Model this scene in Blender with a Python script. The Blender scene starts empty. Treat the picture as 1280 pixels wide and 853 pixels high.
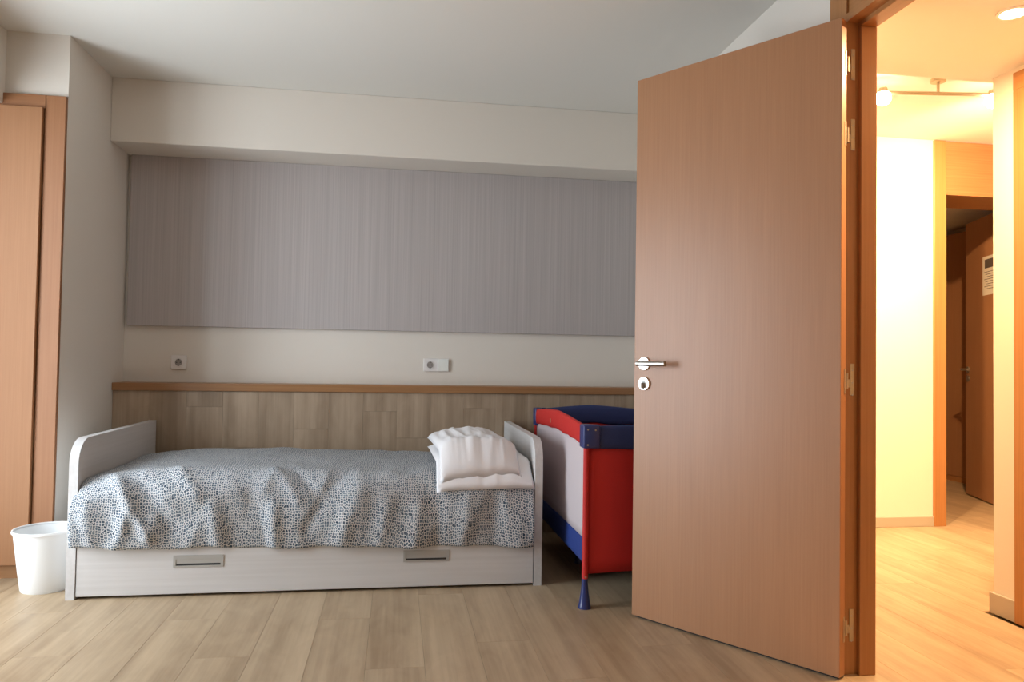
import bpy, bmesh, math, random
from mathutils import Vector, Matrix, noise

random.seed(7)
scene = bpy.context.scene
COL = scene.collection

# ------------------------------------------------------------------ camera
F_PX, YAW, PITCH, ROLL, CAM_H = 922.9, 0.1547, 0.0274, 0.0159, 0.9942
fw = Vector((math.sin(YAW)*math.cos(PITCH), math.cos(YAW)*math.cos(PITCH), math.sin(PITCH)))
rt = Vector((math.cos(YAW), -math.sin(YAW), 0))
up = rt.cross(fw)
rc = rt*math.cos(ROLL) + up*math.sin(ROLL)
uc = up*math.cos(ROLL) - rt*math.sin(ROLL)
cam_d = bpy.data.cameras.new('camera')
cam_d.sensor_width = 36.0
cam_d.lens = F_PX/1280*36
cam_d.clip_start = 0.05
cam = bpy.data.objects.new('camera', cam_d)
COL.objects.link(cam)
cam.matrix_world = Matrix(((rc.x, uc.x, -fw.x, 0), (rc.y, uc.y, -fw.y, 0), (rc.z, uc.z, -fw.z, CAM_H), (0, 0, 0, 1)))
scene.camera = cam

# ------------------------------------------------------------------ world, daylight, exposure
world = bpy.data.worlds.new('overcast_sky')
scene.world = world
world.use_nodes = True
bg = world.node_tree.nodes['Background']
bg.inputs['Color'].default_value = (0.78, 0.88, 1.0, 1)
bg.inputs['Strength'].default_value = 1.0

def area_light(name, loc, rot, sx, sy, power, color):
    d = bpy.data.lights.new(name, 'AREA')
    d.shape = 'RECTANGLE'; d.size = sx; d.size_y = sy
    d.energy = power; d.color = color
    o = bpy.data.objects.new(name, d); COL.objects.link(o)
    o.location = loc; o.rotation_euler = rot
    return o
# window opening in the left wall
WY0, WY1, WZ0, WZ1 = 1.95, 3.20, 0.12, 2.08
area_light('window_daylight', (-2.34, (WY0+WY1)/2, (WZ0+WZ1)/2), (0, math.radians(-90), 0), WZ1-WZ0, WY1-WY0, 68, (0.83, 0.925, 1.0))

vs = scene.view_settings
vs.view_transform = 'Standard'
vs.look = 'None'
vs.gamma = 1.0
vs.use_curve_mapping = False
vs.exposure = 0.64

# ------------------------------------------------------------------ materials
def new_mat(name):
    m = bpy.data.materials.new(name); m.use_nodes = True
    nt = m.node_tree
    return m, nt, nt.nodes['Principled BSDF']

def plain(name, col, rough=0.6, metal=0.0, bump=0.0, bscale=80, var=0.0, spec=0.5):
    m, nt, b = new_mat(name)
    b.inputs['Base Color'].default_value = (*col, 1)
    b.inputs['Roughness'].default_value = rough
    b.inputs['Metallic'].default_value = metal
    b.inputs['Specular IOR Level'].default_value = spec
    tc = nt.nodes.new('ShaderNodeTexCoord')
    nz = nt.nodes.new('ShaderNodeTexNoise')
    nz.inputs['Scale'].default_value = bscale; nz.inputs['Detail'].default_value = 3
    nt.links.new(tc.outputs['Object'], nz.inputs['Vector'])
    if var:
        mx = nt.nodes.new('ShaderNodeMix'); mx.data_type = 'RGBA'
        mx.inputs[6].default_value = (*[c*(1-var) for c in col], 1)
        mx.inputs[7].default_value = (*[min(1, c*(1+var)) for c in col], 1)
        nt.links.new(nz.outputs['Fac'], mx.inputs[0])
        nt.links.new(mx.outputs[2], b.inputs['Base Color'])
    if bump:
        bp = nt.nodes.new('ShaderNodeBump'); bp.inputs['Strength'].default_value = bump
        bp.inputs['Distance'].default_value = 0.002
        nt.links.new(nz.outputs['Fac'], bp.inputs['Height'])
        nt.links.new(bp.outputs['Normal'], b.inputs['Normal'])
    return m

def wood(name, light, dark, axis=2, rough=0.45, fine=90.0, long=2.5, blot=0.35, rand=0.0, mid=0.5, cf=0.09, mott=0.0):
    """grain running along the given object axis"""
    m, nt, b = new_mat(name)
    N = nt.nodes.new; Lk = nt.links.new
    b.inputs['Roughness'].default_value = rough
    tc = N('ShaderNodeTexCoord')
    vec = tc.outputs['Object']
    oi = N('ShaderNodeObjectInfo')
    if rand:
        ad = N('ShaderNodeVectorMath'); ad.operation = 'MULTIPLY_ADD'
        cmb = N('ShaderNodeCombineXYZ')
        for k in range(3): Lk(oi.outputs['Random'], cmb.inputs[k])
        Lk(cmb.outputs[0], ad.inputs[0]); ad.inputs[1].default_value = (37, 53, 71)
        Lk(vec, ad.inputs[2]); vec = ad.outputs[0]
    def stretched(f, l, det, dist):
        mp = N('ShaderNodeMapping'); s = [f, f, f]; s[axis] = l
        mp.inputs['Scale'].default_value = s
        Lk(vec, mp.inputs['Vector'])
        nz = N('ShaderNodeTexNoise'); nz.inputs['Scale'].default_value = 1.0
        nz.inputs['Detail'].default_value = det; nz.inputs['Distortion'].default_value = dist
        Lk(mp.outputs[0], nz.inputs['Vector']); return nz.outputs['Fac']
    a = stretched(fine, long, 4, 0.3)
    c = stretched(fine*cf, long*0.35, 3, 0.6)
    mul = N('ShaderNodeMath'); mul.operation = 'MULTIPLY'; Lk(c, mul.inputs[0]); mul.inputs[1].default_value = blot
    mul2 = N('ShaderNodeMath'); mul2.operation = 'MULTIPLY_ADD'; Lk(a, mul2.inputs[0]); mul2.inputs[1].default_value = 1-blot; Lk(mul.outputs[0], mul2.inputs[2])
    fac = mul2.outputs[0]
    if mott:
        e = stretched(16, 5.5, 5, 0.8)
        m3 = N('ShaderNodeMath'); m3.operation = 'MULTIPLY_ADD'; Lk(e, m3.inputs[0]); m3.inputs[1].default_value = mott; m3.inputs[2].default_value = -mott/2
        m4 = N('ShaderNodeMath'); m4.operation = 'ADD'; Lk(fac, m4.inputs[0]); Lk(m3.outputs[0], m4.inputs[1]); fac = m4.outputs[0]
    if rand:
        r2 = N('ShaderNodeMath'); r2.operation = 'MULTIPLY_ADD'; Lk(oi.outputs['Random'], r2.inputs[0]); r2.inputs[1].default_value = rand; r2.inputs[2].default_value = -rand/2
        r3 = N('ShaderNodeMath'); r3.operation = 'ADD'; Lk(fac, r3.inputs[0]); Lk(r2.outputs[0], r3.inputs[1]); fac = r3.outputs[0]
    cr = N('ShaderNodeValToRGB')
    cr.color_ramp.elements[0].position = mid-0.22; cr.color_ramp.elements[0].color = (*dark, 1)
    cr.color_ramp.elements[1].position = mid+0.2; cr.color_ramp.elements[1].color = (*light, 1)
    Lk(fac, cr.inputs[0]); Lk(cr.outputs[0], b.inputs['Base Color'])
    bp = N('ShaderNodeBump'); bp.inputs['Strength'].default_value = 0.05; bp.inputs['Distance'].default_value = 0.001
    Lk(a, bp.inputs['Height']); Lk(bp.outputs[0], b.inputs['Normal'])
    return m

def emit(name, col, strength):
    m, nt, b = new_mat(name)
    b.inputs['Base Color'].default_value = (*col, 1)
    b.inputs['Emission Color'].default_value = (*col, 1)
    b.inputs['Emission Strength'].default_value = strength
    return m

M = {}
M['wall'] = plain('white_wall_paint', (0.74, 0.69, 0.625), 0.85, bump=0.06, bscale=160, spec=0.2)
M['ceiling'] = plain('ceiling_paint', (0.76, 0.745, 0.70), 0.9, bump=0.04, bscale=160, spec=0.2)
M['beech'] = wood('beech_veneer', (0.425, 0.208, 0.098), (0.368, 0.172, 0.078), 2, 0.38, 150, 3.0, 0.35)
M['beech_frame'] = wood('beech_frame_lacquer', (0.43, 0.20, 0.072), (0.35, 0.152, 0.049), 2, 0.35, 120, 2.5, 0.3)
M['beech_frame_y'] = wood('beech_frame_lacquer_along_wall', (0.43, 0.20, 0.072), (0.35, 0.152, 0.049), 1, 0.35, 120, 2.5, 0.3)
M['beech_frame_x'] = wood('beech_rail_lacquer', (0.37, 0.185, 0.078), (0.28, 0.13, 0.05), 0, 0.4, 120, 2.5, 0.3)
M['beech_warm'] = wood('beech_wardrobe_veneer', (0.36, 0.17, 0.074), (0.305, 0.138, 0.057), 2, 0.6, 150, 3.0, 0.35)
M['beech_dark'] = wood('beech_wardrobe_frame', (0.33, 0.148, 0.064), (0.275, 0.117, 0.047), 2, 0.55, 120, 2.5, 0.3)
M['beech_dark_x'] = wood('beech_wardrobe_head', (0.33, 0.148, 0.064), (0.275, 0.117, 0.047), 0, 0.55, 120, 2.5, 0.3)
M['oak'] = wood('oak_floor', (0.51, 0.385, 0.25), (0.31, 0.215, 0.128), 1, 0.42, 75, 1.6, 0.72, rand=0.05, cf=0.15, mott=0.35)
M['oak_v'] = wood('oak_wainscot', (0.47, 0.355, 0.25), (0.25, 0.175, 0.112), 2, 0.5, 75, 1.6, 0.72, rand=0.06, cf=0.15, mott=0.30)
M['joint'] = plain('dark_joint', (0.20, 0.15, 0.10), 0.9)
M['whitewood'] = wood('whitewashed_wood', (0.65, 0.635, 0.63), (0.55, 0.53, 0.52), 0, 0.5, 60, 1.4, 0.35)
M['whitewood_y'] = wood('whitewashed_wood_panel', (0.65, 0.635, 0.63), (0.55, 0.53, 0.52), 1, 0.5, 60, 1.4, 0.35)
M['steel'] = plain('brushed_steel', (0.44, 0.42, 0.39), 0.33, 1.0)
M['nickel'] = plain('satin_nickel', (0.52, 0.43, 0.30), 0.5, 0.7)
M['whitemetal'] = plain('polished_rosette', (0.74, 0.74, 0.73), 0.32, 0.8)
M['dark'] = plain('dark_recess', (0.03, 0.03, 0.03), 0.8)
M['handle_grey'] = plain('grey_aluminium', (0.43, 0.42, 0.40), 0.45, 0.2)
M['plastic'] = plain('white_plastic', (0.82, 0.83, 0.83), 0.4)
M['switch'] = plain('white_switch_plastic', (0.80, 0.82, 0.78), 0.35)
M['socket'] = plain('socket_plastic', (0.78, 0.75, 0.73), 0.4)
M['socket_well'] = plain('socket_well_plastic', (0.30, 0.27, 0.25), 0.5)
M['red'] = plain('red_nylon', (0.52, 0.014, 0.011), 0.65, bump=0.15, bscale=300, var=0.12)
M['navy'] = plain('navy_nylon', (0.018, 0.030, 0.115), 0.7, bump=0.2, bscale=260, var=0.25)
M['blue'] = plain('blue_nylon', (0.016, 0.042, 0.21), 0.6, bump=0.15, bscale=260, var=0.2)
M['navy_plastic'] = plain('navy_plastic', (0.022, 0.035, 0.15), 0.3)
M['cotton'] = plain('white_cotton', (0.82, 0.80, 0.815), 0.85, bump=0.2, bscale=500, spec=0.2)
M['mattress'] = plain('mattress_cotton', (0.7, 0.68, 0.64), 0.9, bump=0.2, bscale=200)
M['baseboard'] = plain('greige_baseboard', (0.44, 0.385, 0.32), 0.5)
M['paper'] = plain('paper', (0.75, 0.70, 0.62), 0.8)
M['ink'] = plain('print_ink', (0.10, 0.08, 0.07), 0.8)
M['ground'] = plain('bounce_ground_concrete', (0.55, 0.54, 0.52), 0.9, bump=0.2, bscale=20, var=0.1)
M['frame_white'] = plain('white_window_frame', (0.8, 0.8, 0.79), 0.4)

# fabric wall panel: fine vertical silky stripes
def fabric_panel():
    m, nt, b = new_mat('grey_striped_wallcovering')
    N = nt.nodes.new; Lk = nt.links.new
    tc = N('ShaderNodeTexCoord')
    mp = N('ShaderNodeMapping'); mp.inputs['Scale'].default_value = (130, 130, 0.9); Lk(tc.outputs['Object'], mp.inputs[0])
    nz = N('ShaderNodeTexNoise'); nz.inputs['Scale'].default_value = 1; nz.inputs['Detail'].default_value = 4; Lk(mp.outputs[0], nz.inputs['Vector'])
    mp2 = N('ShaderNodeMapping'); mp2.inputs['Scale'].default_value = (28, 28, 0.4); Lk(tc.outputs['Object'], mp2.inputs[0])
    n2 = N('ShaderNodeTexNoise'); n2.inputs['Scale'].default_value = 1; n2.inputs['Detail'].default_value = 2; Lk(mp2.outputs[0], n2.inputs['Vector'])
    mx = N('ShaderNodeMath'); mx.operation = 'MULTIPLY_ADD'; Lk(nz.outputs['Fac'], mx.inputs[0]); mx.inputs[1].default_value = 0.75
    ml = N('ShaderNodeMath'); ml.operation = 'MULTIPLY'; Lk(n2.outputs['Fac'], ml.inputs[0]); ml.inputs[1].default_value = 0.25; Lk(ml.outputs[0], mx.inputs[2])
    cr = N('ShaderNodeValToRGB')
    cr.color_ramp.elements[0].position = 0.32; cr.color_ramp.elements[0].color = (0.40, 0.365, 0.36, 1)
    cr.color_ramp.elements[1].position = 0.70; cr.color_ramp.elements[1].color = (0.50, 0.46, 0.452, 1)
    Lk(mx.outputs[0], cr.inputs[0]); Lk(cr.outputs[0], b.inputs['Base Color'])
    b.inputs['Roughness'].default_value = 0.6
    bp = N('ShaderNodeBump'); bp.inputs['Strength'].default_value = 0.12; bp.inputs['Distance'].default_value = 0.001
    Lk(nz.outputs['Fac'], bp.inputs['Height']); Lk(bp.outputs[0], b.inputs['Normal'])
    return m
M['panel'] = fabric_panel()

# duvet print: rows of small slate-blue squares swirling over white
def duvet_mat():
    m, nt, b = new_mat('dotted_duvet_cotton')
    N = nt.nodes.new; Lk = nt.links.new
    uv = N('ShaderNodeUVMap'); uv.uv_map = 'UVMap'
    nz = N('ShaderNodeTexNoise'); nz.inputs['Scale'].default_value = 3.2; nz.inputs['Detail'].default_value = 0.0
    Lk(uv.outputs[0], nz.inputs['Vector'])
    sub = N('ShaderNodeVectorMath'); sub.operation = 'SUBTRACT'; Lk(nz.outputs['Color'], sub.inputs[0]); sub.inputs[1].default_value = (0.5, 0.5, 0.5)
    ma = N('ShaderNodeVectorMath'); ma.operation = 'MULTIPLY_ADD'; Lk(sub.outputs[0], ma.inputs[0]); ma.inputs[1].default_value = (0.085, 0.085, 0)
    Lk(uv.outputs[0], ma.inputs[2])
    vo = N('ShaderNodeTexVoronoi'); vo.voronoi_dimensions = '2D'; vo.feature = 'DISTANCE_TO_EDGE'
    vo.inputs['Scale'].default_value = 106; vo.inputs['Randomness'].default_value = 0.7
    Lk(ma.outputs[0], vo.inputs['Vector'])
    v2 = N('ShaderNodeTexVoronoi'); v2.voronoi_dimensions = '2D'; v2.feature = 'F1'
    v2.inputs['Scale'].default_value = 106; v2.inputs['Randomness'].default_value = 0.7
    Lk(ma.outputs[0], v2.inputs['Vector'])
    th = N('ShaderNodeMapRange'); th.inputs['From Min'].default_value = 0.075; th.inputs['From Max'].default_value = 0.145
    Lk(vo.outputs['Distance'], th.inputs['Value'])
    sp = N('ShaderNodeSeparateColor'); Lk(v2.outputs['Color'], sp.inputs[0])
    cr = N('ShaderNodeValToRGB')
    e = cr.color_ramp.elements
    e[0].position = 0; e[0].color = (0.035, 0.06, 0.095, 1)
    e[1].position = 1; e[1].color = (0.20, 0.245, 0.295, 1)
    Lk(sp.outputs[0], cr.inputs[0])
    mx = N('ShaderNodeMix'); mx.data_type = 'RGBA'
    mx.inputs[6].default_value = (0.72, 0.71, 0.70, 1)
    Lk(cr.outputs[0], mx.inputs[7]); Lk(th.outputs[0], mx.inputs[0])
    Lk(mx.outputs[2], b.inputs['Base Color'])
    b.inputs['Roughness'].default_value = 0.85
    b.inputs['Specular IOR Level'].default_value = 0.2
    return m
M['duvet'] = duvet_mat()

def net_mat():
    m, nt, b = new_mat('white_mesh_netting')
    N = nt.nodes.new; Lk = nt.links.new
    b.inputs['Base Color'].default_value = (0.66, 0.58, 0.60, 1); b.inputs['Roughness'].default_value = 0.8
    tr = N('ShaderNodeBsdfTransparent')
    mx = N('ShaderNodeMixShader'); mx.inputs[0].default_value = 0.82
    out = nt.nodes['Material Output']
    Lk(tr.outputs[0], mx.inputs[1]); Lk(b.outputs[0], mx.inputs[2]); Lk(mx.outputs[0], out.inputs['Surface'])
    return m
M['net'] = net_mat()

def pane_mat():
    m, nt, b = new_mat('window_glass')
    N = nt.nodes.new; Lk = nt.links.new
    tr = N('ShaderNodeBsdfTransparent'); gl = N('ShaderNodeBsdfGlossy'); gl.inputs['Roughness'].default_value = 0.02
    mx = N('ShaderNodeMixShader'); mx.inputs[0].default_value = 0.06
    Lk(tr.outputs[0], mx.inputs[1]); Lk(gl.outputs[0], mx.inputs[2]); Lk(mx.outputs[0], nt.nodes['Material Output'].inputs['Surface'])
    return m
M['glass'] = pane_mat()
M['lamp'] = emit('warm_lamp_glow', (1.0, 0.80, 0.5), 30)

# ------------------------------------------------------------------ mesh helpers (all in world coordinates)
def BM(): return bmesh.new()

def add_box(bm, x0, x1, y0, y1, z0, z1, bevel=0.0, seg=1):
    t = bmesh.new()
    bmesh.ops.create_cube(t, size=1)
    for v in t.verts:
        v.co = Vector((x0+(v.co.x+.5)*(x1-x0), y0+(v.co.y+.5)*(y1-y0), z0+(v.co.z+.5)*(z1-z0)))
    if bevel: bmesh.ops.bevel(t, geom=t.edges[:], offset=bevel, segments=seg, profile=0.5, affect='EDGES')
    me = bpy.data.meshes.new('t'); t.to_mesh(me); t.free(); bm.from_mesh(me); bpy.data.meshes.remove(me)
    return bm

def box(*a, **k): return add_box(BM(), *a, **k)

def add_lathe(bm, prof, centre, axis='Z', n=32, cap0=True, cap1=True):
    """prof: list of (radius, height along axis)"""
    c = Vector(centre); rings = []
    for r, h in prof:
        ring = []
        for i in range(n):
            a = 2*math.pi*i/n
            p = (r*math.cos(a), r*math.sin(a), h)
            if axis == 'X': p = (h, p[0], p[1])
            elif axis == 'Y': p = (p[1], h, p[0])
            ring.append(bm.verts.new(c+Vector(p)))
        rings.append(ring)
    for a, b in zip(rings, rings[1:]):
        for i in range(n):
            bm.faces.new((a[i], a[(i+1) % n], b[(i+1) % n], b[i]))
    if cap0: bm.faces.new(rings[0][::-1])
    if cap1: bm.faces.new(rings[-1])
    return bm

def add_tube(bm, pts, r, n=10, r1=None):
    pts = [Vector(p) for p in pts]; rings = []
    for i, p in enumerate(pts):
        d = (pts[min(i+1, len(pts)-1)]-pts[max(i-1, 0)]).normalized()
        a = d.orthogonal().normalized(); b = d.cross(a)
        if i:
            a = (pa - d*pa.dot(d)).normalized(); b = d.cross(a)
        pa = a
        rr = r if r1 is None else r+(r1-r)*i/(len(pts)-1)
        rings.append([bm.verts.new(p+a*rr*math.cos(2*math.pi*k/n)+b*rr*math.sin(2*math.pi*k/n)) for k in range(n)])
    for a, b in zip(rings, rings[1:]):
        for k in range(n): bm.faces.new((a[k], a[(k+1) % n], b[(k+1) % n], b[k]))
    bm.faces.new(rings[0][::-1]); bm.faces.new(rings[-1])
    return bm

def add_extrude(bm, outline, axis, a0, a1):
    """closed outline of 2-D points extruded along axis ('X': outline is y,z; 'Y': x,z; 'Z': x,y)"""
    def P(q, a):
        if axis == 'X': return (a, q[0], q[1])
        if axis == 'Y': return (q[0], a, q[1])
        return (q[0], q[1], a)
    A = [bm.verts.new(P(q, a0)) for q in outline]; B = [bm.verts.new(P(q, a1)) for q in outline]
    n = len(outline)
    bm.faces.new(A); bm.faces.new(B[::-1])
    for i in range(n): bm.faces.new((A[i], B[i], B[(i+1) % n], A[(i+1) % n]))
    return bm

def wm(o):
    m = o.matrix_basis.copy()
    return (wm(o.parent) @ m) if o.parent else m

def obj(name, bm, mat, parent=None, smooth=False, **props):
    bmesh.ops.recalc_face_normals(bm, faces=bm.faces[:])
    if parent is not None: bm.transform(wm(parent).inverted())
    me = bpy.data.meshes.new(name); bm.to_mesh(me); bm.free()
    me.materials.append(M[mat])
    if smooth:
        for p in me.polygons: p.use_smooth = True
    o = bpy.data.objects.new(name, me); COL.objects.link(o)
    o.parent = parent
    for k, v in props.items(): o[k] = v
    return o

def smooth_by_angle(o, deg=40):
    me = o.data
    for p in me.polygons: p.use_smooth = True
    try: me.set_sharp_from_angle(angle=math.radians(deg))
    except Exception: pass
    return o

def thing(name, label, cat, loc=(0, 0, 0), rotz=0, group=None):
    o = bpy.data.objects.new(name, None); COL.objects.link(o)
    o.empty_display_size = 0.05
    o.matrix_basis = Matrix.Translation(loc) @ Matrix.Rotation(rotz, 4, 'Z')
    o['label'] = label; o['category'] = cat
    if group: o['group'] = group
    return o

def root_struct(name, loc=(0, 0, 0), rotz=0, label=None):
    o = bpy.data.objects.new(name, None); COL.objects.link(o)
    o.empty_display_size = 0.05
    o.matrix_basis = Matrix.Translation(loc) @ Matrix.Rotation(rotz, 4, 'Z')
    o['kind'] = 'structure'
    if label: o['label'] = label
    return o

def struct(name, bm, mat, label=None):
    o = obj(name, bm, mat); o['kind'] = 'structure'
    if label: o['label'] = label
    return o

# ------------------------------------------------------------------ key dimensions
ZC = 2.447                       # room ceiling
XL, XR = -2.10, 1.467            # left wall, right wall (room faces)
YB = 4.383                       # back wall face
YN = -0.9                        # wall behind the camera
XRET, YRET = -1.497, 3.600       # return of the built-in wardrobe
WT = 1.535                       # corridor face of the right wall
DY0, DY1 = 1.37, 2.213           # door opening in the right wall
CX = 2.425                       # corridor's far wall face
STEP = 2.735                     # where the lowered corridor ceiling ends
CLOW = 2.2
YE = 4.205                       # end wall of the corridor
YE2 = 4.55

# ------------------------------------------------------------------ floor with planks
floor = struct('floor', box(-2.25, 5.15, -1.05, 6.75, -0.06, -0.010), 'joint', 'pale oak plank floor')
PW, PL, GAP = 0.19, 1.28, 0.00025
plank_cache = {}
def plank_mesh(w, l):
    k = (round(w, 4), round(l, 4))
    if k not in plank_cache:
        t = bmesh.new()
        hw, hl, bv = w/2-GAP, l/2-GAP, 0.0005
        for z, s in ((-0.010, 0), (-bv, 0), (0, bv)):
            for sx, sy in ((-1, -1), (1, -1), (1, 1), (-1, 1)):
                t.verts.new((sx*(hw-s), sy*(hl-s), z))
        t.verts.ensure_lookup_table()
        V = t.verts
        for r in (0, 4):
            for i in range(4):
                j = (i+1) % 4
                t.faces.new((V[r+i], V[r+j], V[r+4+j], V[r+4+i]))
        t.faces.new((V[8], V[9], V[10], V[11])); t.faces.new((V[3], V[2], V[1], V[0]))
        me = bpy.data.meshes.new('plank'); t.to_mesh(me); t.free()
        me.materials.append(M['oak'])
        plank_cache[k] = me
    return plank_cache[k]
regions = [(XL, WT, YN, YB), (WT, CX, YN, YE), (CX, 5.0, STEP-0.02, YE), (3.30, 5.0, YE, 6.5)]
ncol = 0
x = -2.17
while x < 5.0:
    xa, xb = x, x+PW
    off = (0.37*ncol % 1.0)*PL + random.uniform(-0.1, 0.1)
    # extent of floor in this column
    cx = (xa+xb)/2
    spans = [(y0, y1) for (x0, x1, y0, y1) in regions if x0-0.02 <= cx <= x1+0.02]
    if spans:
        ylo = min(s[0] for s in spans); yhi = max(s[1] for s in spans)
        xa2, xb2 = max(xa, XL), min(xb, 5.0)
        y = -1.4 - off
        while y < yhi:
            a, b = max(y, ylo), min(y+PL, yhi)
            if b-a > 0.03:
                o = bpy.data.objects.new('plank', plank_mesh(xb2-xa2, b-a)); COL.objects.link(o)
                o.location = ((xa2+xb2)/2, (a+b)/2, 0); o.parent = floor
            y += PL
    x += PW; ncol += 1

# ------------------------------------------------------------------ room shell
struct('ceiling', box(-2.25, 1.50, -1.05, YB+0.15, ZC, ZC+0.12), 'ceiling', 'white plaster ceiling')
bm = box(-2.25, XL, -1.05, WY0, 0, ZC)
add_box(bm, -2.25, XL, WY1, YRET+0.8, 0, ZC)
add_box(bm, -2.25, XL, WY0, WY1, 0, WZ0); add_box(bm, -2.25, XL, WY0, WY1, WZ1, ZC)
struct('wall_left', bm, 'wall', 'white plaster wall with the window')
struct('wall_near', box(XL, 5.15, YN-0.15, YN, 0, ZC), 'wall', 'white plaster wall opposite the bed')
# return wall beside the bed and the wall above the wardrobe
bm = box(XRET-0.012, XRET, 3.642, YB, 0, 2.165)
add_box(bm, XRET-0.012, XRET, YRET, YB, 2.165, ZC)
add_box(bm, XRET-0.0015, XRET, YRET, 3.642, 0, 2.165)
add_box(bm, XL, XRET-0.012, YRET, YRET+0.10, 2.165, ZC)
struct('wall_return', bm, 'wall', 'white plaster wall return above and beside the wardrobe')
wall_back = struct('wall_back', box(XL, 1.50, YB, YB+0.15, 0, ZC), 'wall', 'white plaster wall behind the bed')
struct('trim_1', box(XRET, XR, 4.100, YB, 2.1110, ZC, bevel=0.003), 'wall', 'boxed plaster beam along the top of the back wall')
struct('trim_2', box(-2.10, -1.760, YN, YRET, 2.112, ZC, bevel=0.003), 'wall', 'white plaster curtain box over the window')
# right wall with the door opening
bm = box(XR, WT, YN, DY0-0.03, 0, ZC)
add_box(bm, XR, WT, DY1+0.03, YB+0.15, 0, ZC)
struct('wall_right', bm, 'wall', 'white plaster wall with the bedroom doorway')

# wainscot: backing + boards, parts of the back wall
obj('wainscot_backing', box(XRET, XR, 4.247, YB, 0, 0.806), 'joint', wall_back)
wx = XRET+0.001
k = 0
random.seed(3)
while wx < XR-0.01:
    w = min(0.188, XR-0.001-wx)
    cut = [0.55, 0.0, 0.72, 0.50, 0.0, 0.60, 0.42, 0.70][k % 8]
    segs = [(0.001, 0.805)] if cut == 0 else [(0.001, cut), (cut, 0.805)]
    for z0, z1 in segs:
        t = box(-w/2+GAP, w/2-GAP, -0.006, 0.006, -(z1-z0)/2+GAP, (z1-z0)/2-GAP, bevel=0.0005)
        o = obj('board', t, 'oak_v'); o.location = (wx+w/2, 4.241, (z0+z1)/2); o.parent = wall_back
    wx += w; k += 1
struct('trim_3', box(XRET, XR, 4.220, YB, 0.806, 0.8476, bevel=0.003, seg=2), 'beech_frame_x', 'beech rail capping the oak wainscot')

# window in the left wall (out of frame, the source of daylight)
win = root_struct('window_1', (-2.18, (WY0+WY1)/2, WZ0), label='white framed balcony window')
f = 0.06
bm = box(-2.22, -2.15, WY0, WY0+f, WZ0, WZ1); add_box(bm, -2.22, -2.15, WY1-f, WY1, WZ0, WZ1)
add_box(bm, -2.22, -2.15, WY0+f, WY1-f, WZ0, WZ0+f); add_box(bm, -2.22, -2.15, WY0+f, WY1-f, WZ1-f, WZ1)
ym = (WY0+WY1)/2
add_box(bm, -2.22, -2.15, ym-0.045, ym+0.045, WZ0+f, WZ1-f)
obj('window_frame', bm, 'frame_white', win)
obj('pane', box(-2.188, -2.182, WY0+f, ym-0.045, WZ0+f, WZ1-f), 'glass', win)
obj('pane', box(-2.188, -2.182, ym+0.045, WY1-f, WZ0+f, WZ1-f), 'glass', win)
struct('bounce_ground', box(-9, -2.25, -6, 9, -0.25, -0.10), 'ground', 'pale unseen ground outside the window, added to bounce daylight')  # unseen ground, added to reflect daylight up through the window

# ------------------------------------------------------------------ corridor shell
struct('ceiling_corridor', box(WT, CX+0.15, YN, STEP, CLOW, CLOW+0.1), 'ceiling', 'lowered white corridor ceiling')
bm = box(1.50, 5.15, STEP, YE, ZC, ZC+0.1)
add_box(bm, WT, CX+0.15, STEP-0.02, STEP, CLOW+0.1, ZC+0.1)
struct('ceiling_lobby', bm, 'ceiling', 'white lobby ceiling behind the step')
struct('wall_corridor', box(CX, CX+0.12, YN, 1.70, 0, CLOW), 'wall', 'white corridor wall before the far wooden door')
bm = box(CX, CX+0.12, 2.50, 2.695, 0, CLOW)
add_box(bm, CX, CX+0.12, 1.70, 2.50, 2.12, CLOW)
add_box(bm, CX+0.12, 5.0, 2.60, 2.695, 0, ZC)
struct('wall_corridor_corner', bm, 'wall', 'white wall corner beside the wooden door')
bm = box(1.50, 3.352, YE, YE+0.14, 0, ZC)
add_box(bm, 4.30, 5.15, YE, YE+0.14, 0, ZC)
struct('wall_corridor_end', bm, 'wall', 'white lobby end wall left of the dark doorway')
struct('wall_lobby_right', box(5.0, 5.15, 2.6, 6.6, 0, ZC), 'wall', 'white wall closing the lobby')
# far room
struct('wall_far_room', box(3.15, 5.15, 6.5, 6.65, 0, ZC), 'wall', 'wall at the end of the dark room')
struct('wall_far_room_left', box(3.15, 3.30, YE+0.14, 6.5, 0, ZC), 'wall', 'wall at the side of the dark room')
struct('ceiling_far_room', box(3.30, 5.0, YE2, 6.5, 2.25, 2.33), 'ceiling', 'ceiling of the dark room')
# skirting boards
struct('baseboard_end', box(WT, 3.352, YE-0.012, YE, 0, 0.062, bevel=0.002), 'baseboard', 'greige skirting board on the lobby end wall')
bm = box(CX-0.012, CX, 2.580, 2.707, 0, 0.084, bevel=0.002); add_box(bm, CX, 5.0, 2.695, 2.707, 0, 0.084)
struct('baseboard_corner', bm, 'baseboard', 'greige skirting board around the wall corner')

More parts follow.
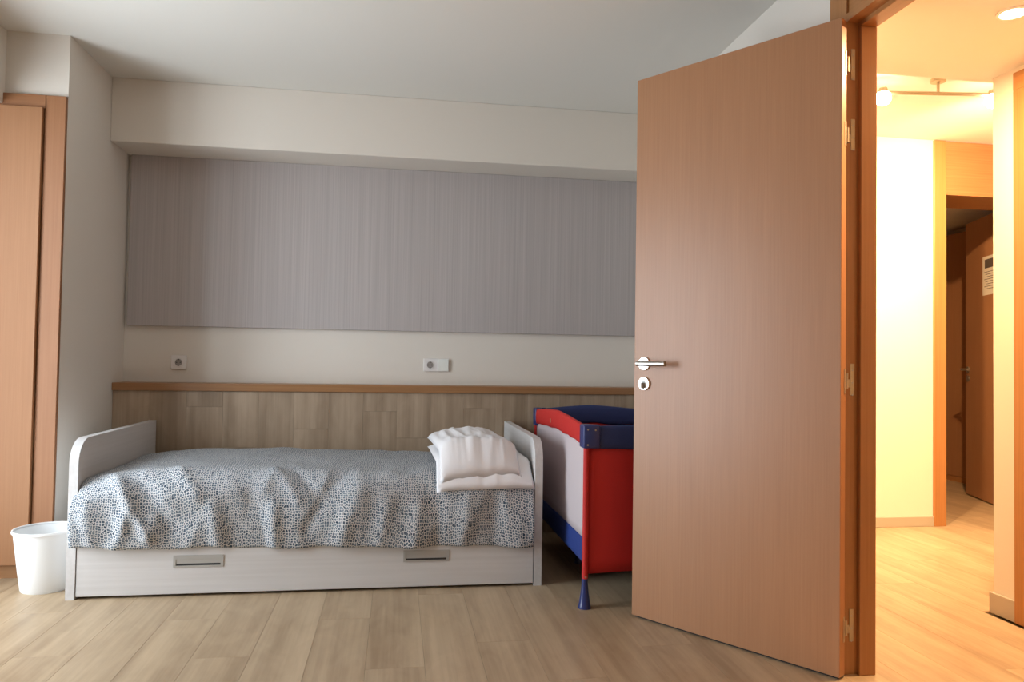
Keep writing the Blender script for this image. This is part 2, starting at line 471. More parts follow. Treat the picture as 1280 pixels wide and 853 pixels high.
# ------------------------------------------------------------------ bedroom door frame (beech, full height with transom)
fr = root_struct('trim_4', (XR, DY1, 0), label='beech door frame with transom panel up to the ceiling')
bm = box(1.447, 1.490, DY1, DY1+0.03, 0, ZC-0.002)               # rebate face
add_box(bm, 1.490, 1.5475, 2.197, DY1+0.03, 0, 2.118, bevel=0.002)  # stop
obj('jamb', bm, 'beech_frame', fr)
obj('casing', box(1.449, XR, DY1+0.002, 2.312, 0, ZC-0.002, bevel=0.0015), 'beech_frame', fr)
obj('casing', box(WT, 1.5475, DY1+0.03, 2.29, 0, CLOW-0.002, bevel=0.0015), 'beech_frame', fr)
bm = box(1.447, 1.490, DY0-0.03, DY0, 0, ZC-0.002); add_box(bm, 1.490, 1.5475, DY0-0.03, DY0+0.016, 0, 2.118, bevel=0.002)
obj('jamb', bm, 'beech_frame', fr)
obj('casing', box(1.449, XR, DY0-0.10, DY0-0.002, 0, ZC-0.002, bevel=0.0015), 'beech_frame', fr)
obj('casing', box(WT, 1.5475, DY0-0.10, DY0-0.03, 0, CLOW-0.002, bevel=0.0015), 'beech_frame', fr)
bm = box(1.447, 1.490, DY0, DY1, 2.134, 2.160); add_box(bm, 1.490, 1.5475, DY0-0.03, DY1+0.03, 2.118, 2.160, bevel=0.002)
obj('head', bm, 'beech_frame_y', fr)
obj('transom_panel', box(1.455, 1.530, DY0, DY1, 2.160, ZC-0.002), 'beech_frame_y', fr)

# ------------------------------------------------------------------ bedroom door (open)
DA = 2.510
dirv = Vector((-math.sin(DA), -math.cos(DA), 0))
door = root_struct('door_1', (1.404, 2.1715, 0.0), math.atan2(dirv.y, dirv.x), label='beech veneer bedroom door standing open')
Dm = wm(door)
def dpart(name, bm, mat, parent=None, smooth=False):   # bm given in door-local coordinates: x along leaf, y towards the viewer
    bm.transform(Dm)
    o = obj(name, bm, mat, parent or door)
    if smooth: smooth_by_angle(o)
    return o
dpart('door_leaf', box(0, 0.800, -0.040, 0, 0.008, 2.1257, bevel=0.0012), 'beech')
dpart('door_bottom_seal', box(0.01, 0.79, -0.030, -0.010, 0.001, 0.0085), 'dark')
for zz, nm in ((0.993, 'lever'), (0.915, 'key')):
    bm = BM(); add_lathe(bm, [(0.026, 0), (0.026, 0.007), (0.0245, 0.009)], (0.750, 0, zz), 'Y', 36)
    ros = dpart('rosette' if nm == 'lever' else 'keyhole_plate', bm, 'whitemetal', None, True)
    if nm == 'lever':
        bm = BM()
        pts = [(0.748, 0.008, zz), (0.748, 0.044, zz)]
        add_tube(bm, pts, 0.0095, 14)
        add_tube(bm, [(0.756, 0.046, zz), (0.745, 0.046, zz), (0.70, 0.046, zz), (0.628, 0.046, zz)], 0.0100, 16)
        dpart('lever_handle', bm, 'steel', ros, True)
    else:
        bm = box(0.747, 0.753, 0.009, 0.026, zz-0.018, zz+0.004, bevel=0.001)
        add_lathe(bm, [(0.0085, 0.008), (0.0085, 0.011)], (0.750, 0, zz+0.006), 'Y', 20)
        dpart('key', bm, 'handle_grey', ros)
        dpart('key_slot', box(0.7465, 0.7535, 0.0092, 0.0100, zz-0.020, zz+0.014), 'dark', ros)
# hinges: knuckle on the pin, one plate on the leaf edge, one on the jamb rebate
for zz in (1.992, 1.758, 0.952, 0.158):
    bm = BM(); add_lathe(bm, [(0.006, zz-0.030), (0.006, zz+0.020)], (1.4445, 2.2045, 0), 'Z', 14)
    h = obj('hinge', bm, 'nickel', door); smooth_by_angle(h)
    bm = box(1.4625, 1.4775, DY1-0.0025, DY1, zz-0.052, zz+0.052, bevel=0.0009)
    add_box(bm, 1.449, 1.4630, DY1-0.0025, DY1, zz-0.026, zz+0.001, bevel=0.0009)
    obj('frame_plate', bm, 'nickel', h)
    for dz in (-0.040, 0, 0.040):
        b2 = BM(); add_lathe(b2, [(0.003, -0.0034), (0.003, -0.0024)], (1.470, DY1, zz-0.010+dz), 'Y', 10)
        obj('screw', b2, 'handle_grey', h)
    bm = box(-0.0016, -0.0003, -0.036, -0.026, zz-0.045, zz+0.035)
    dpart('leaf_plate', bm, 'nickel', h)

# ------------------------------------------------------------------ built-in wardrobe on the left
w = thing('built_in_wardrobe', 'beech built-in wardrobe in the corner behind the white waste bin', 'wardrobe', (-1.80, 3.585, 0))
obj('side_frame', box(-1.586, -1.499, 3.582, 3.640, 0, 2.160, bevel=0.0015), 'beech_dark', w)
obj('side_frame', box(-2.098, -2.03, 3.582, 3.640, 0, 2.160, bevel=0.0015), 'beech_frame', w)
obj('head_frame', box(-2.03, -1.580, 3.582, 3.640, 2.098, 2.160, bevel=0.0015), 'beech_dark_x', w)
d1 = obj('door', box(-2.02, -1.5895, 3.566, 3.588, 0.062, 2.100, bevel=0.0015), 'beech_warm', w)
bm = BM(); add_tube(bm, [(-1.98, 3.545, 0.95), (-1.98, 3.545, 1.11)], 0.006, 10)
add_tube(bm, [(-1.98, 3.566, 0.96), (-1.98, 3.545, 0.96)], 0.005, 8); add_tube(bm, [(-1.98, 3.566, 1.10), (-1.98, 3.545, 1.10)], 0.005, 8)
obj('handle', bm, 'steel', d1)
obj('plinth', box(-2.03, -1.580, 3.590, 3.640, 0, 0.058), 'beech_frame_x', w)
obj('carcass', box(-2.095, -1.515, 3.640, 4.25, 0, 2.160), 'beech', w)

# ------------------------------------------------------------------ grey panel on the back wall
o = obj('wall_panel', box(-1.4775, XR-0.002, 4.3535, YB-0.0005, 1.160, 2.1105, bevel=0.003, seg=2), 'panel')
o['label'] = 'long grey striped fabric panel fixed to the wall above the bed'; o['category'] = 'wall panel'

# ------------------------------------------------------------------ sockets
def socket(x0, x1, z0, z1, label, double):
    t = thing('wall_socket', label, 'socket', ((x0+x1)/2, YB, z0))
    obj('plate', box(x0, x1, YB-0.010, YB, z0, z1, bevel=0.003, seg=2), 'socket', t)
    zc = (z0+z1)/2; cx = x0+(z1-z0)/2
    bm = BM(); add_lathe(bm, [(0.0225, -0.0125), (0.0195, -0.0125), (0.0190, -0.0104), (0.001, -0.0104)], (cx, YB, zc), 'Y', 32, False, True)
    obj('socket_ring', bm, 'socket', t)
    bm = BM(); add_lathe(bm, [(0.0190, -0.0102), (0.0190, -0.0108)], (cx, YB, zc), 'Y', 32)
    wl = obj('socket_well', bm, 'socket_well', t)
    for dx in (-0.0095, 0.0095):
        bm = BM(); add_lathe(bm, [(0.003, -0.0116), (0.003, -0.0106)], (cx+dx, YB, zc), 'Y', 12)
        obj('pin_hole', bm, 'dark', wl)
    for dz in (-0.0165, 0.0165):
        obj('earth_clip', box(cx-0.0025, cx+0.0025, YB-0.0125, YB-0.0106, zc+dz-0.003, zc+dz+0.003), 'dark', wl)
    if double:
        obj('switch_rocker', box(x0+(z1-z0)+0.006, x1-0.004, YB-0.0165, YB-0.0095, z0+0.004, z1-0.004, bevel=0.0015, seg=2), 'switch', t)
socket(-1.245, -1.163, 0.918, 0.998, 'single white wall socket on its own above the bed foot', False)
socket(0.158, 0.308, 0.926, 1.003, 'white double plate of socket and light switch above the pillows', True)

# ------------------------------------------------------------------ bed
BXL, BXR, BYF, BYB, BZT = -1.3023, 0.6552, 3.2452, 4.2200, 0.6483
bed = thing('bed', 'whitewashed wooden single bed with two end panels and a drawer', 'bed', ((BXL+BXR)/2, (BYF+BYB)/2, 0))
r = 0.10
out = [(BYB, 0.0), (BYF, 0.0), (BYF, BZT-r)]
for i in range(1, 13):
    a = math.pi/2*i/12
    out.append((BYF+r-r*math.cos(a), BZT-r+r*math.sin(a)))
out.append((BYB, BZT))
def end_panel(x0, x1):
    bm = BM(); add_extrude(bm, out, 'X', x0, x1)
    bmesh.ops.bevel(bm, geom=[e for e in bm.edges if len(e.link_faces) == 2 and e.calc_face_angle(0) > 1.2], offset=0.0015, segments=1, affect='EDGES')
    o = obj('end_panel', bm, 'whitewood_y', bed); smooth_by_angle(o, 30); return o
end_panel(BXL, BXL+0.035); end_panel(BXR-0.035, BXR)
obj('side_rail', box(BXL+0.035, BXR-0.035, BYF+0.03, BYF+0.05, 0.225, 0.36), 'whitewood', bed)
obj('slat_base', box(BXL+0.035, BXR-0.035, BYF+0.05, BYB-0.03, 0.235, 0.255), 'whitewood', bed)
obj('rear_rail', box(BXL+0.035, BXR-0.035, BYB-0.02, BYB, 0.05, 0.36), 'whitewood', bed)
bm = box(BXL+0.0385, BXR-0.0385, BYF+0.002, BYF+0.021, 0.012, 0.222, bevel=0.0012)
dr = obj('drawer', bm, 'whitewood', bed)
for hx0, hx1, hz0, hz1 in ((-0.893, -0.695, 0.121, 0.170), (0.046, 0.243, 0.119, 0.168)):
    y = BYF+0.002
    bm = box(hx0, hx1, y-0.003, y, hz0, hz0+0.007); add_box(bm, hx0, hx1, y-0.003, y, hz1-0.016, hz1)
    add_box(bm, hx0, hx0+0.010, y-0.003, y, hz0+0.007, hz1-0.016); add_box(bm, hx1-0.010, hx1, y-0.003, y, hz0+0.007, hz1-0.016)
    hd = obj('recessed_handle', bm, 'handle_grey', dr)
    obj('handle_cup', box(hx0+0.010, hx1-0.010, y-0.0012, y-0.0002, hz0+0.007, hz1-0.016), 'handle_grey', hd)
    obj('grip_slot', box(hx0+0.012, hx1-0.012, y-0.0022, y-0.0012, hz0+0.007, hz0+0.015), 'dark', hd)
obj('drawer_shadow_base', box(BXL+0.06, BXR-0.06, BYF+0.03, BYB-0.05, 0.012, 0.20), 'whitewood', bed)

obj('mattress', box(BXL+0.05, BXR-0.05, BYF+0.055, BYB-0.025, 0.255, 0.455, bevel=0.03, seg=3), 'mattress', bed)

# ------------------------------------------------------------------ duvet
def seg_ridge(px, py, ax, ay, bx, by, wid):
    """gaussian ridge along segment a-b"""
    dx, dy = bx-ax, by-ay; L2 = dx*dx+dy*dy
    t = max(0, min(1, ((px-ax)*dx+(py-ay)*dy)/L2))
    d2 = (px-ax-t*dx)**2+(py-ay-t*dy)**2
    return math.exp(-d2/(wid*wid))*(lambda k: k*k*(3-2*k))(min(1, (t+0.08)/0.5))
random.seed(12)
# folds in (x, s) space; s = arc length from the top front edge, positive downward over the front
FOLDS = [(-1.17, -0.02, -0.98, 0.27, 0.022, 0.026), (-1.10, -0.01, -0.90, 0.24, 0.028, -0.018), (-0.93, -0.04, -0.80, 0.13, 0.03, 0.014),
         (-0.53, -0.05, -0.40, 0.14, 0.025, 0.018), (-0.45, -0.05, -0.33, 0.12, 0.02, -0.014), (-0.60, 0.08, -0.55, 0.29, 0.03, -0.020), (-0.50, 0.12, -0.49, 0.31, 0.03, 0.028),
         (-0.22, 0.02, -0.36, 0.24, 0.03, -0.022), (-0.12, 0.03, -0.22, 0.29, 0.035, 0.024), (0.0, 0.09, -0.06, 0.31, 0.03, 0.016),
         (0.12, 0.10, 0.09, 0.31, 0.035, 0.024), (0.20, 0.13, 0.19, 0.31, 0.03, -0.016), (0.33, 0.08, 0.30, 0.31, 0.035, 0.020), (0.45, 0.12, 0.44, 0.31, 0.03, -0.012), (0.55, 0.15, 0.55, 0.31, 0.03, 0.012),
         (-1.24, 0.08, -1.20, 0.31, 0.03, 0.020), (-1.16, 0.12, -1.10, 0.31, 0.03, -0.016), (-1.05, 0.14, -1.11, 0.31, 0.026, 0.022), (-0.76, 0.10, -0.70, 0.30, 0.03, 0.012)]
NU, NV = 200, 120
def duvet_point(u, v):
    # v: 0 at the wall edge, 1 at the hem; arc length based
    R = 0.11
    L1, L2, L3 = 0.77, R*math.pi/2, 0.165
    T = L1+L2+L3
    s = v*T
    x0, x1 = -1.262, 0.614
    front = max(0.0, min(1.0, (s-L1-0.06)/0.10))
    x = x0-0.024*front*(1-0) + u*(x1-x0+0.024*front)
    # crown: lower at the ends and towards the head end
    ex = min(1, (u)/0.16); crown = 1-(1-ex)**2
    ex2 = min(1, (1-u)/0.10); crown2 = 1-0.55*(1-ex2)**2
    ztop = 0.472+0.036*crown*crown2 + 0.010*math.sin(u*5.0+0.6)
    eb = min(1, s/0.12); ztop -= 0.03*(1-eb)**2
    if s <= L1:
        y = 4.175-s*(4.175-3.335)/L1; z = ztop; n = Vector((0, 0, 1))
    elif s <= L1+L2:
        a = (s-L1)/R; y = 3.335-R*math.sin(a); z = ztop-R+R*math.cos(a); n = Vector((0, -math.sin(a), math.cos(a)))
    else:
        d = s-L1-L2; hem = 0.210-0.031*u+0.004*math.sin(u*23+1)+0.003*math.sin(u*51)
        q = d/L3
        z = (ztop-R)+(hem-(ztop-R))*q
        y = 3.225-0.010*math.sin(q*math.pi)+0.006*q; n = Vector((0, -1, 0.05))
    S = s-L1-0.03
    P = Vector((x, y, z))
    d = 0
    for (ax, ay, bx, by, w, amp) in FOLDS: d += (0.85 if ax < -0.65 else 0.55)*amp*seg_ridge(x, S, ax, ay, bx, by, w)
    q = Vector((x*3.2, s*3.2, 1.7))
    big = noise.noise(q)*0.014 + noise.noise(q*2.4+Vector((5, 2, 1)))*0.008 + (0.35-abs(noise.noise(Vector((x*7+s*2.5, s*4-x*2, 4.2)))))*0.016
    k = 0.55 if s < L1 else 1.0
    d = d*(1.0 if S > -0.1 else max(0, 1+(S+0.1)*8)) + big*k
    if s > L1+L2*0.7: d = max(d, -0.012)
    P += n*d
    # keep inside the bed behind the end panels
    if P.y > BYF-0.008: P.x = max(-1.262, min(0.614, P.x))
    return P, (x, s)
bm = BM(); uvl = bm.loops.layers.uv.new('UVMap')
grid = []
for j in range(NV+1):
    row = []
    for i in range(NU+1):
        P, uv = duvet_point(i/NU, j/NV); row.append((bm.verts.new(P), uv))
    grid.append(row)
for j in range(NV):
    for i in range(NU):
        q = (grid[j][i], grid[j][i+1], grid[j+1][i+1], grid[j+1][i])
        fc = bm.faces.new([a[0] for a in q])
        for lp, a in zip(fc.loops, q): lp[uvl].uv = a[1]
dv = obj('duvet', bm, 'duvet', None, True)
md = dv.modifiers.new('thickness', 'SOLIDIFY'); md.thickness = 0.016; md.offset = -1
dv['label'] = 'white duvet printed with slate-blue specks draped over the bed'; dv['category'] = 'duvet'
if dv.data.polygons[NU*20].normal.z < 0:
    dv.data.flip_normals()

# ------------------------------------------------------------------ pillows
def pillow(name, label, c, hx, hy, h, rot, drape, seed, blunt=4.5, under=0.55):
    n = 46
    Rm = Matrix.Rotation(rot, 3, 'Z')
    bm = BM(); top = []; bot = []
    def pos(u, v, side):
        pin = 1-0.05*(abs(u)**3+abs(v)**3)+0.07*(abs(u*v))**4
        x = u*hx*pin; y = v*hy*pin
        t = (max(0, 1-abs(u)**3.2)**0.55)*(max(0, 1-abs(v)**blunt)**0.5)
        nn = noise.noise(Vector((u*2.4+seed, v*2.0, seed)))*0.16+noise.noise(Vector((u*6+seed, v*2.2, 3)))*0.08
        cre = 0
        if side > 0:
            # creases gathering towards the open end
            cre = (0.022*(0.25-abs(noise.noise(Vector((u*3.4+seed*2, v*1.1+u*0.6, seed)))))+0.010*(0.2-abs(noise.noise(Vector((u*8+seed, v*1.6-u, 7))))))*max(0, 1-u**4)*max(0, 1-v**6)
        z = h*t*(1+nn) if side > 0 else -h*under*t
        z += cre
        p = Rm @ Vector((x, y, 0)); q = Vector((c[0]+p.x, c[1]+p.y, c[2]+z))
        q.z += drape(q.x, q.y)
        return q
    for j in range(n+1):
        top.append([bm.verts.new(pos(2*i/n-1, 2*j/n-1, 1)) for i in range(n+1)])
    for j in range(n+1):
        row = []
        for i in range(n+1):
            if i in (0, n) or j in (0, n): row.append(top[j][i])
            else: row.append(bm.verts.new(pos(2*i/n-1, 2*j/n-1, -1)))
        bot.append(row)
    for j in range(n):
        for i in range(n):
            bm.faces.new((top[j][i], top[j][i+1], top[j+1][i+1], top[j+1][i]))
            try: bm.faces.new((bot[j+1][i], bot[j+1][i+1], bot[j][i+1], bot[j][i]))
            except ValueError: pass
    o = obj(name, bm, 'cotton', None, True)
    o['label'] = label; o['category'] = 'pillow'
    return o
def over_edge(x, y):
    return -0.95*max(0, 3.335-y)
p1 = pillow('pillow', 'flat white pillow lying at the bottom of the pair on the duvet', (0.392, 3.565, 0.540), 0.224, 0.362, 0.036, 0.02, over_edge, 1.3, 6, 0.4)
p2 = pillow('pillow', 'plump white pillow resting on top of the flat one', (0.362, 3.572, 0.588), 0.186, 0.340, 0.058, 0.05, lambda x, y: -1.15*max(0, 3.345-y), 4.1, 12, 0.12)
p2['group'] = p1['group'] = 'white pillows on the bed'

# ------------------------------------------------------------------ waste bin
bn = thing('waste_bin', 'white plastic waste bin standing between the wardrobe and the bed', 'bin', (-1.450, 3.425, 0))
bm = BM()
add_lathe(bm, [(0.0916, 0.0), (0.0944, 0.006), (0.1047, 0.08), (0.1052, 0.083), (0.1150, 0.165), (0.1155, 0.168), (0.1253, 0.248),
               (0.1230, 0.248), (0.1131, 0.166), (0.0926, 0.010)], (-1.450, 3.425, 0), 'Z', 64, True, True)
smooth_by_angle(obj('body', bm, 'plastic', bn), 35)
bm = BM()
add_lathe(bm, [(0.1248, 0.244), (0.1300, 0.244), (0.1309, 0.249), (0.1295, 0.255), (0.1244, 0.255), (0.1230, 0.250)], (-1.450, 3.425, 0), 'Z', 64, False, False)
smooth_by_angle(obj('rim', bm, 'plastic', bn), 60)

# ------------------------------------------------------------------ travel cot
CX0, CX1, CY0, CY1 = 0.772, 1.385, 2.935, 4.020
cot = thing('travel_cot', 'red and navy folding travel cot with mesh sides behind the open door', 'travel cot', ((CX0+CX1)/2, (CY0+CY1)/2, 0))
for cxp, sx in ((CX0, 1), (CX1, -1)):
    for cyp, sy in ((CY0, 1), (CY1, -1)):
        bm = BM(); add_tube(bm, [(cxp, cyp, 0.118), (cxp, cyp, 0.30), (cxp, cyp, 0.655)], 0.0125, 14)
        post = obj('post', bm, 'red', cot); smooth_by_angle(post)
        bm = BM(); add_lathe(bm, [(0.027, 0), (0.0275, 0.004), (0.024, 0.012), (0.0145, 0.075), (0.0125, 0.100), (0.0125, 0.118), (0.010, 0.121)], (cxp, cyp, 0), 'Z', 22)
        smooth_by_angle(obj('foot', bm, 'navy_plastic', post), 35)
        bm = BM(); add_lathe(bm, [(0.004, -0.0145), (0.004, 0.0145)], (cxp, cyp, 0.127), 'Y', 10)
        obj('rivet', bm, 'nickel', post)
        # corner cap wrapping both sides
        xa, xb = sorted((cxp-sx*0.017, cxp+sx*0.052)); ya, yb = sorted((cyp-sy*0.019, cyp+sy*0.050))
        ox, oy = cxp-sx*0.018, cyp-sy*0.020
        L = [(ox, oy), (ox+sx*0.072, oy), (ox+sx*0.072, oy+sy*0.037), (ox+sx*0.036, oy+sy*0.037), (ox+sx*0.036, oy+sy*0.070), (ox, oy+sy*0.070)]
        bm = BM(); add_extrude(bm, L, 'Z', 0.645, 0.740)
        bmesh.ops.bevel(bm, geom=[e for e in bm.edges], offset=0.007, segments=3, profile=0.5, affect='EDGES')
        cap = obj('corner_cap', bm, 'navy_plastic', cot); smooth_by_angle(cap, 40)
        for (rx, rz) in ((0.0, 0.722), (0.0, 0.660), (0.032, 0.720)):
            b2 = BM(); yy = cyp-sy*0.020
            add_lathe(b2, [(0.0035, -0.002), (0.0035, 0.002)], (cxp+sx*rx, yy, rz), 'Y', 10)
            obj('rivet', b2, 'nickel', cap)
def arch(t):      # rise of the padded rail towards its centre lock
    return 0.028*(1-abs(2*t-1)**1.3)
def rail(p0, p1, h, th, mat, rise):
    """padded rail from p0 to p1, rounded section"""
    p0, p1 = Vector(p0), Vector(p1); n = 28; d = (p1-p0).normalized(); s = Vector((-d.y, d.x, 0))
    bm = BM(); rings = []
    for i in range(n+1):
        t = i/n; c = p0.lerp(p1, t); ring = []
        top = 0.735+rise*arch(t)/0.028; bot = top-h-0.010*math.sin(math.pi*t)+0.006*noise.noise(c*14)
        wid = th*(1+0.12*noise.noise(c*11))
        for k in range(16):
            a = 2*math.pi*k/16
            yy = abs(math.cos(a))**0.6*math.copysign(1, math.cos(a)); zz = abs(math.sin(a))**0.8*math.copysign(1, math.sin(a))
            ring.append(bm.verts.new(Vector((c.x, c.y, (top+bot)/2+zz*(top-bot)/2))+s*yy*wid))
        rings.append(ring)
    for a, b in zip(rings, rings[1:]):
        for k in range(16): bm.faces.new((a[k], a[(k+1) % 16], b[(k+1) % 16], b[k]))
    bm.faces.new(rings[0][::-1]); bm.faces.new(rings[-1])
    o = obj('padded_rail', bm, mat, cot, True); return o
rail((CX0+0.03, CY0, 0), (CX1-0.03, CY0, 0), 0.093, 0.017, 'navy', 0.008)
rail((CX0+0.03, CY1, 0), (CX1-0.03, CY1, 0), 0.093, 0.017, 'navy', 0.022)
for cxp in (CX0, CX1):
    rl = rail((cxp, CY0+0.03, 0), (cxp, CY1-0.03, 0), 0.080, 0.015, 'red', 0.028)
    sgn = -1 if cxp == CX0 else 1
    bm = BM(); add_tube(bm, [(cxp+sgn*0.0155, (CY0+CY1)/2+0.10, 0.715), (cxp+sgn*0.0155, (CY0+CY1)/2+0.10, 0.695)], 0.002, 8)
    obj('zip_pull', bm, 'nickel', rl)
def cloth_wall(name, p0, p1, zt, zb, mat, th=0.004, sag=0.008, rise=0.0, bulge=0.006):
    p0, p1 = Vector(p0), Vector(p1); d = (p1-p0).normalized(); s = Vector((-d.y, d.x, 0)); n, m = 24, 10
    bm = BM(); F = []; B = []
    for j in range(m+1):
        rf, rb = [], []
        for i in range(n+1):
            t = i/n; c = p0.lerp(p1, t)
            z0, z1 = zb+sag*math.sin(math.pi*t), zt+rise*arch(t)/0.028
            z = z0+(z1-z0)*j/m
            o = bulge*math.sin(math.pi*t)*math.sin(math.pi*j/m)+0.003*noise.noise(Vector((t*6, j*0.4, zb*9+p0.x)))*math.sin(math.pi*t)
            q = Vector((c.x, c.y, z))+s*o
            rf.append(bm.verts.new(q+s*th/2)); rb.append(bm.verts.new(q-s*th/2))
        F.append(rf); B.append(rb)
    for j in range(m):
        for i in range(n):
            bm.faces.new((F[j][i], F[j][i+1], F[j+1][i+1], F[j+1][i])); bm.faces.new((B[j+1][i], B[j+1][i+1], B[j][i+1], B[j][i]))
    for i in range(n):
        bm.faces.new((F[0][i+1], F[0][i], B[0][i], B[0][i+1])); bm.faces.new((F[m][i], F[m][i+1], B[m][i+1], B[m][i]))
    for j in range(m):
        bm.faces.new((F[j][0], F[j+1][0], B[j+1][0], B[j][0])); bm.faces.new((F[j+1][n], F[j][n], B[j][n], B[j+1][n]))
    return obj(name, bm, mat, cot, True)
for cyp, sy in ((CY0, 1), (CY1, -1)):
    cloth_wall('end_panel', (CX0+0.012, cyp, 0), (CX1-0.012, cyp, 0), 0.665, 0.137, 'red')
for cxp in (CX0, CX1):
    cloth_wall('mesh_window', (cxp, CY0+0.012, 0), (cxp, CY1-0.012, 0), 0.668, 0.272, 'net', 0.002, 0.0, 0.022)
    cloth_wall('lower_band', (cxp, CY0+0.012, 0), (cxp, CY1-0.012, 0), 0.275, 0.175, 'blue', 0.004, 0.0, 0.0, 0.002)
obj('cot_floor', box(CX0+0.012, CX1-0.012, CY0+0.012, CY1-0.012, 0.175, 0.195, bevel=0.004), 'navy', cot)
obj('cot_mattress', box(CX0+0.02, CX1-0.02, CY0+0.02, CY1-0.02, 0.196, 0.225, bevel=0.006, seg=2), 'navy', cot)
bm = BM(); add_lathe(bm, [(0.027, 0), (0.024, 0.012), (0.0145, 0.08), (0.0125, 0.175)], ((CX0+CX1)/2-0.16, (CY0+CY1)/2+0.12, 0), 'Z', 18)
smooth_by_angle(obj('middle_foot', bm, 'navy_plastic', cot), 35)

# ------------------------------------------------------------------ corridor: second doorway, doors, lamps
fr2 = root_struct('trim_5', (3.39, YE, 0), label='beech frame of the dark doorway with panel up to the ceiling')
obj('jamb', box(3.352, 3.436, YE-0.015, YE2, 0, ZC-0.002, bevel=0.002), 'beech_frame', fr2)
obj('jamb', box(4.262, 4.30, YE-0.015, YE2, 0, ZC-0.002, bevel=0.002), 'beech_frame', fr2)
obj('transom_panel', box(3.436, 4.262, YE-0.005, YE2, 2.100, ZC-0.002), 'beech_frame_x', fr2)

d2 = root_struct('door_2', (4.235, 4.58, 0), math.atan2(5.24-4.58, 4.468-4.235), label='beech door ajar in the dark room, with a notice taped to it')
D2 = wm(d2); L2d = math.hypot(5.24-4.58, 4.468-4.235)
def d2part(name, bm, mat, parent=None):
    bm.transform(D2); return obj(name, bm, mat, parent or d2)
d2part('door_leaf', box(0, L2d, -0.04, 0, 0.008, 2.142, bevel=0.0015), 'beech')
for zz in (0.985, 0.915):
    bm = BM(); add_lathe(bm, [(0.025, 0), (0.025, 0.008)], (L2d-0.05, 0, zz), 'Y', 24)
    rs = d2part('rosette' if zz > 0.95 else 'keyhole_plate', bm, 'steel')
    if zz > 0.95:
        bm = BM(); add_tube(bm, [(L2d-0.05, 0.008, zz), (L2d-0.05, 0.045, zz)], 0.009, 10); add_tube(bm, [(L2d-0.04, 0.048, zz), (L2d-0.16, 0.048, zz)], 0.010, 12)
        d2part('lever_handle', bm, 'steel', rs)
ns = 0.17
nt_ = d2part('notice', box(ns, ns+0.225, 0.0004, 0.0016, 1.545, 1.835), 'paper')
d2part('notice_picture', box(ns+0.02, ns+0.185, 0.0016, 0.0022, 1.745, 1.812), 'ink', nt_)
for i in range(8):
    d2part('notice_text_line', box(ns+0.03, ns+0.195-0.02*(i % 3), 0.0016, 0.0020, 1.715-i*0.018, 1.719-i*0.018), 'ink', nt_)

w2 = thing('tall_wardrobe', 'dark beech wardrobe standing in the unlit room', 'wardrobe', (4.93, 5.9, 0))
obj('carcass', box(4.885, 4.998, 5.30, 6.495, 0.0, 2.19), 'beech', w2)
for ya, yb in ((5.30, 5.69), (5.695, 6.09), (6.095, 6.49)):
    obj('door', box(4.866, 4.885, ya, yb, 0.05, 2.185, bevel=0.002), 'beech', w2)
obj('plinth', box(4.872, 4.885, 5.30, 6.49, 0.0, 0.048), 'beech_frame_y', w2)

d3 = root_struct('door_3', (CX, 2.10, 0), label='beech corridor door and frame beside the white wall corner')
obj('door_leaf', box(CX+0.02, CX+0.06, 1.765, 2.505, 0.006, 2.105, bevel=0.0015), 'beech', d3)
for ya, yb in ((2.505, 2.580), (1.690, 1.765)):
    obj('casing', box(CX-0.014, CX+0.06, ya, yb, 0, 2.105, bevel=0.0015), 'beech_frame', d3)
obj('casing', box(CX-0.014, CX+0.06, 1.690, 2.580, 2.105, 2.177, bevel=0.0015), 'beech_frame_y', d3)

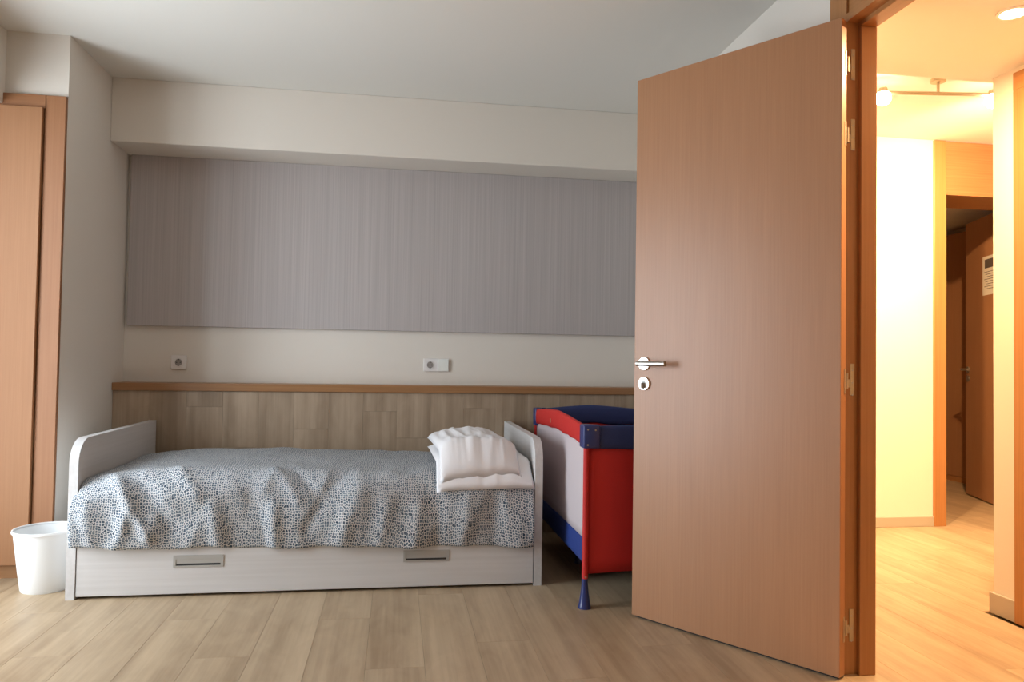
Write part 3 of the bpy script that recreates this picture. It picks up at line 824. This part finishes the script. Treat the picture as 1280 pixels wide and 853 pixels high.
# recessed downlight
dl = thing('downlight', 'round recessed downlight in the lowered corridor ceiling', 'downlight', (2.035, 2.175, CLOW))
bm = BM(); add_lathe(bm, [(0.050, 0), (0.050, -0.004), (0.040, -0.006), (0.038, 0)], (2.035, 2.175, CLOW), 'Z', 36, False, False)
obj('ring', bm, 'plastic', dl)
bm = BM(); add_lathe(bm, [(0.038, -0.003), (0.001, -0.003)], (2.035, 2.175, CLOW), 'Z', 36, False, True)
obj('lamp', bm, 'lamp', dl)
WARM = (1.0, 0.635, 0.32)
def spot_light(name, loc, power, radius=0.04):
    d = bpy.data.lights.new(name, 'POINT'); d.energy = power; d.color = WARM; d.shadow_soft_size = radius
    o = bpy.data.objects.new(name, d); COL.objects.link(o); o.location = loc
    return o
a = area_light('downlight_beam', (2.035, 2.175, CLOW-0.012), (0, 0, 0), 0.07, 0.07, 36, WARM)
a = area_light('downlight_beam', (2.0, 0.2, CLOW-0.012), (0, 0, 0), 0.07, 0.07, 6, WARM)

# ceiling spot bar
A, B = Vector((2.385, 3.34, 2.372)), Vector((2.935, 3.26, 2.372))
sb = thing('spot_bar', 'ceiling bar with two glowing spotlights in the lobby', 'ceiling light', tuple((A+B)/2 + Vector((0, 0, 0.075))))
bm = BM(); add_tube(bm, [A, B], 0.009, 12); obj('bar', bm, 'nickel', sb)
mid = (A+B)/2
bm = BM(); add_tube(bm, [mid, mid+Vector((0, 0, 0.06))], 0.007, 10); add_lathe(bm, [(0.035, 0.058), (0.035, 0.075)], tuple(mid), 'Z', 24)
obj('mount', bm, 'nickel', sb)
for P in (A, B):
    hp = P+Vector((0, 0, -0.012))
    bm = BM(); add_lathe(bm, [(0.018, 0.035), (0.030, 0.0), (0.036, -0.022), (0.033, -0.022), (0.027, 0.0)], tuple(hp), 'Z', 24, True, False)
    hd = obj('spot_head', bm, 'nickel', sb)
    bm = BM(); bmesh.ops.create_uvsphere(bm, u_segments=20, v_segments=12, radius=0.038, matrix=Matrix.Translation(hp+Vector((0, 0, -0.016))))
    obj('bulb', bm, 'lamp', hd, True)
    tgt = Vector((2.75, YE, 1.25)) if P is A else Vector((3.85, YE, 1.35))
    d = bpy.data.lights.new('spot_glow', 'SPOT'); d.energy = 220; d.color = WARM; d.shadow_soft_size = 0.03
    d.spot_size = math.radians(150); d.spot_blend = 1.0
    so = bpy.data.objects.new('spot_glow', d); COL.objects.link(so)
    so.location = hp+Vector((0, 0, -0.055)); so.rotation_euler = (tgt-so.location).to_track_quat('-Z', 'Y').to_euler()
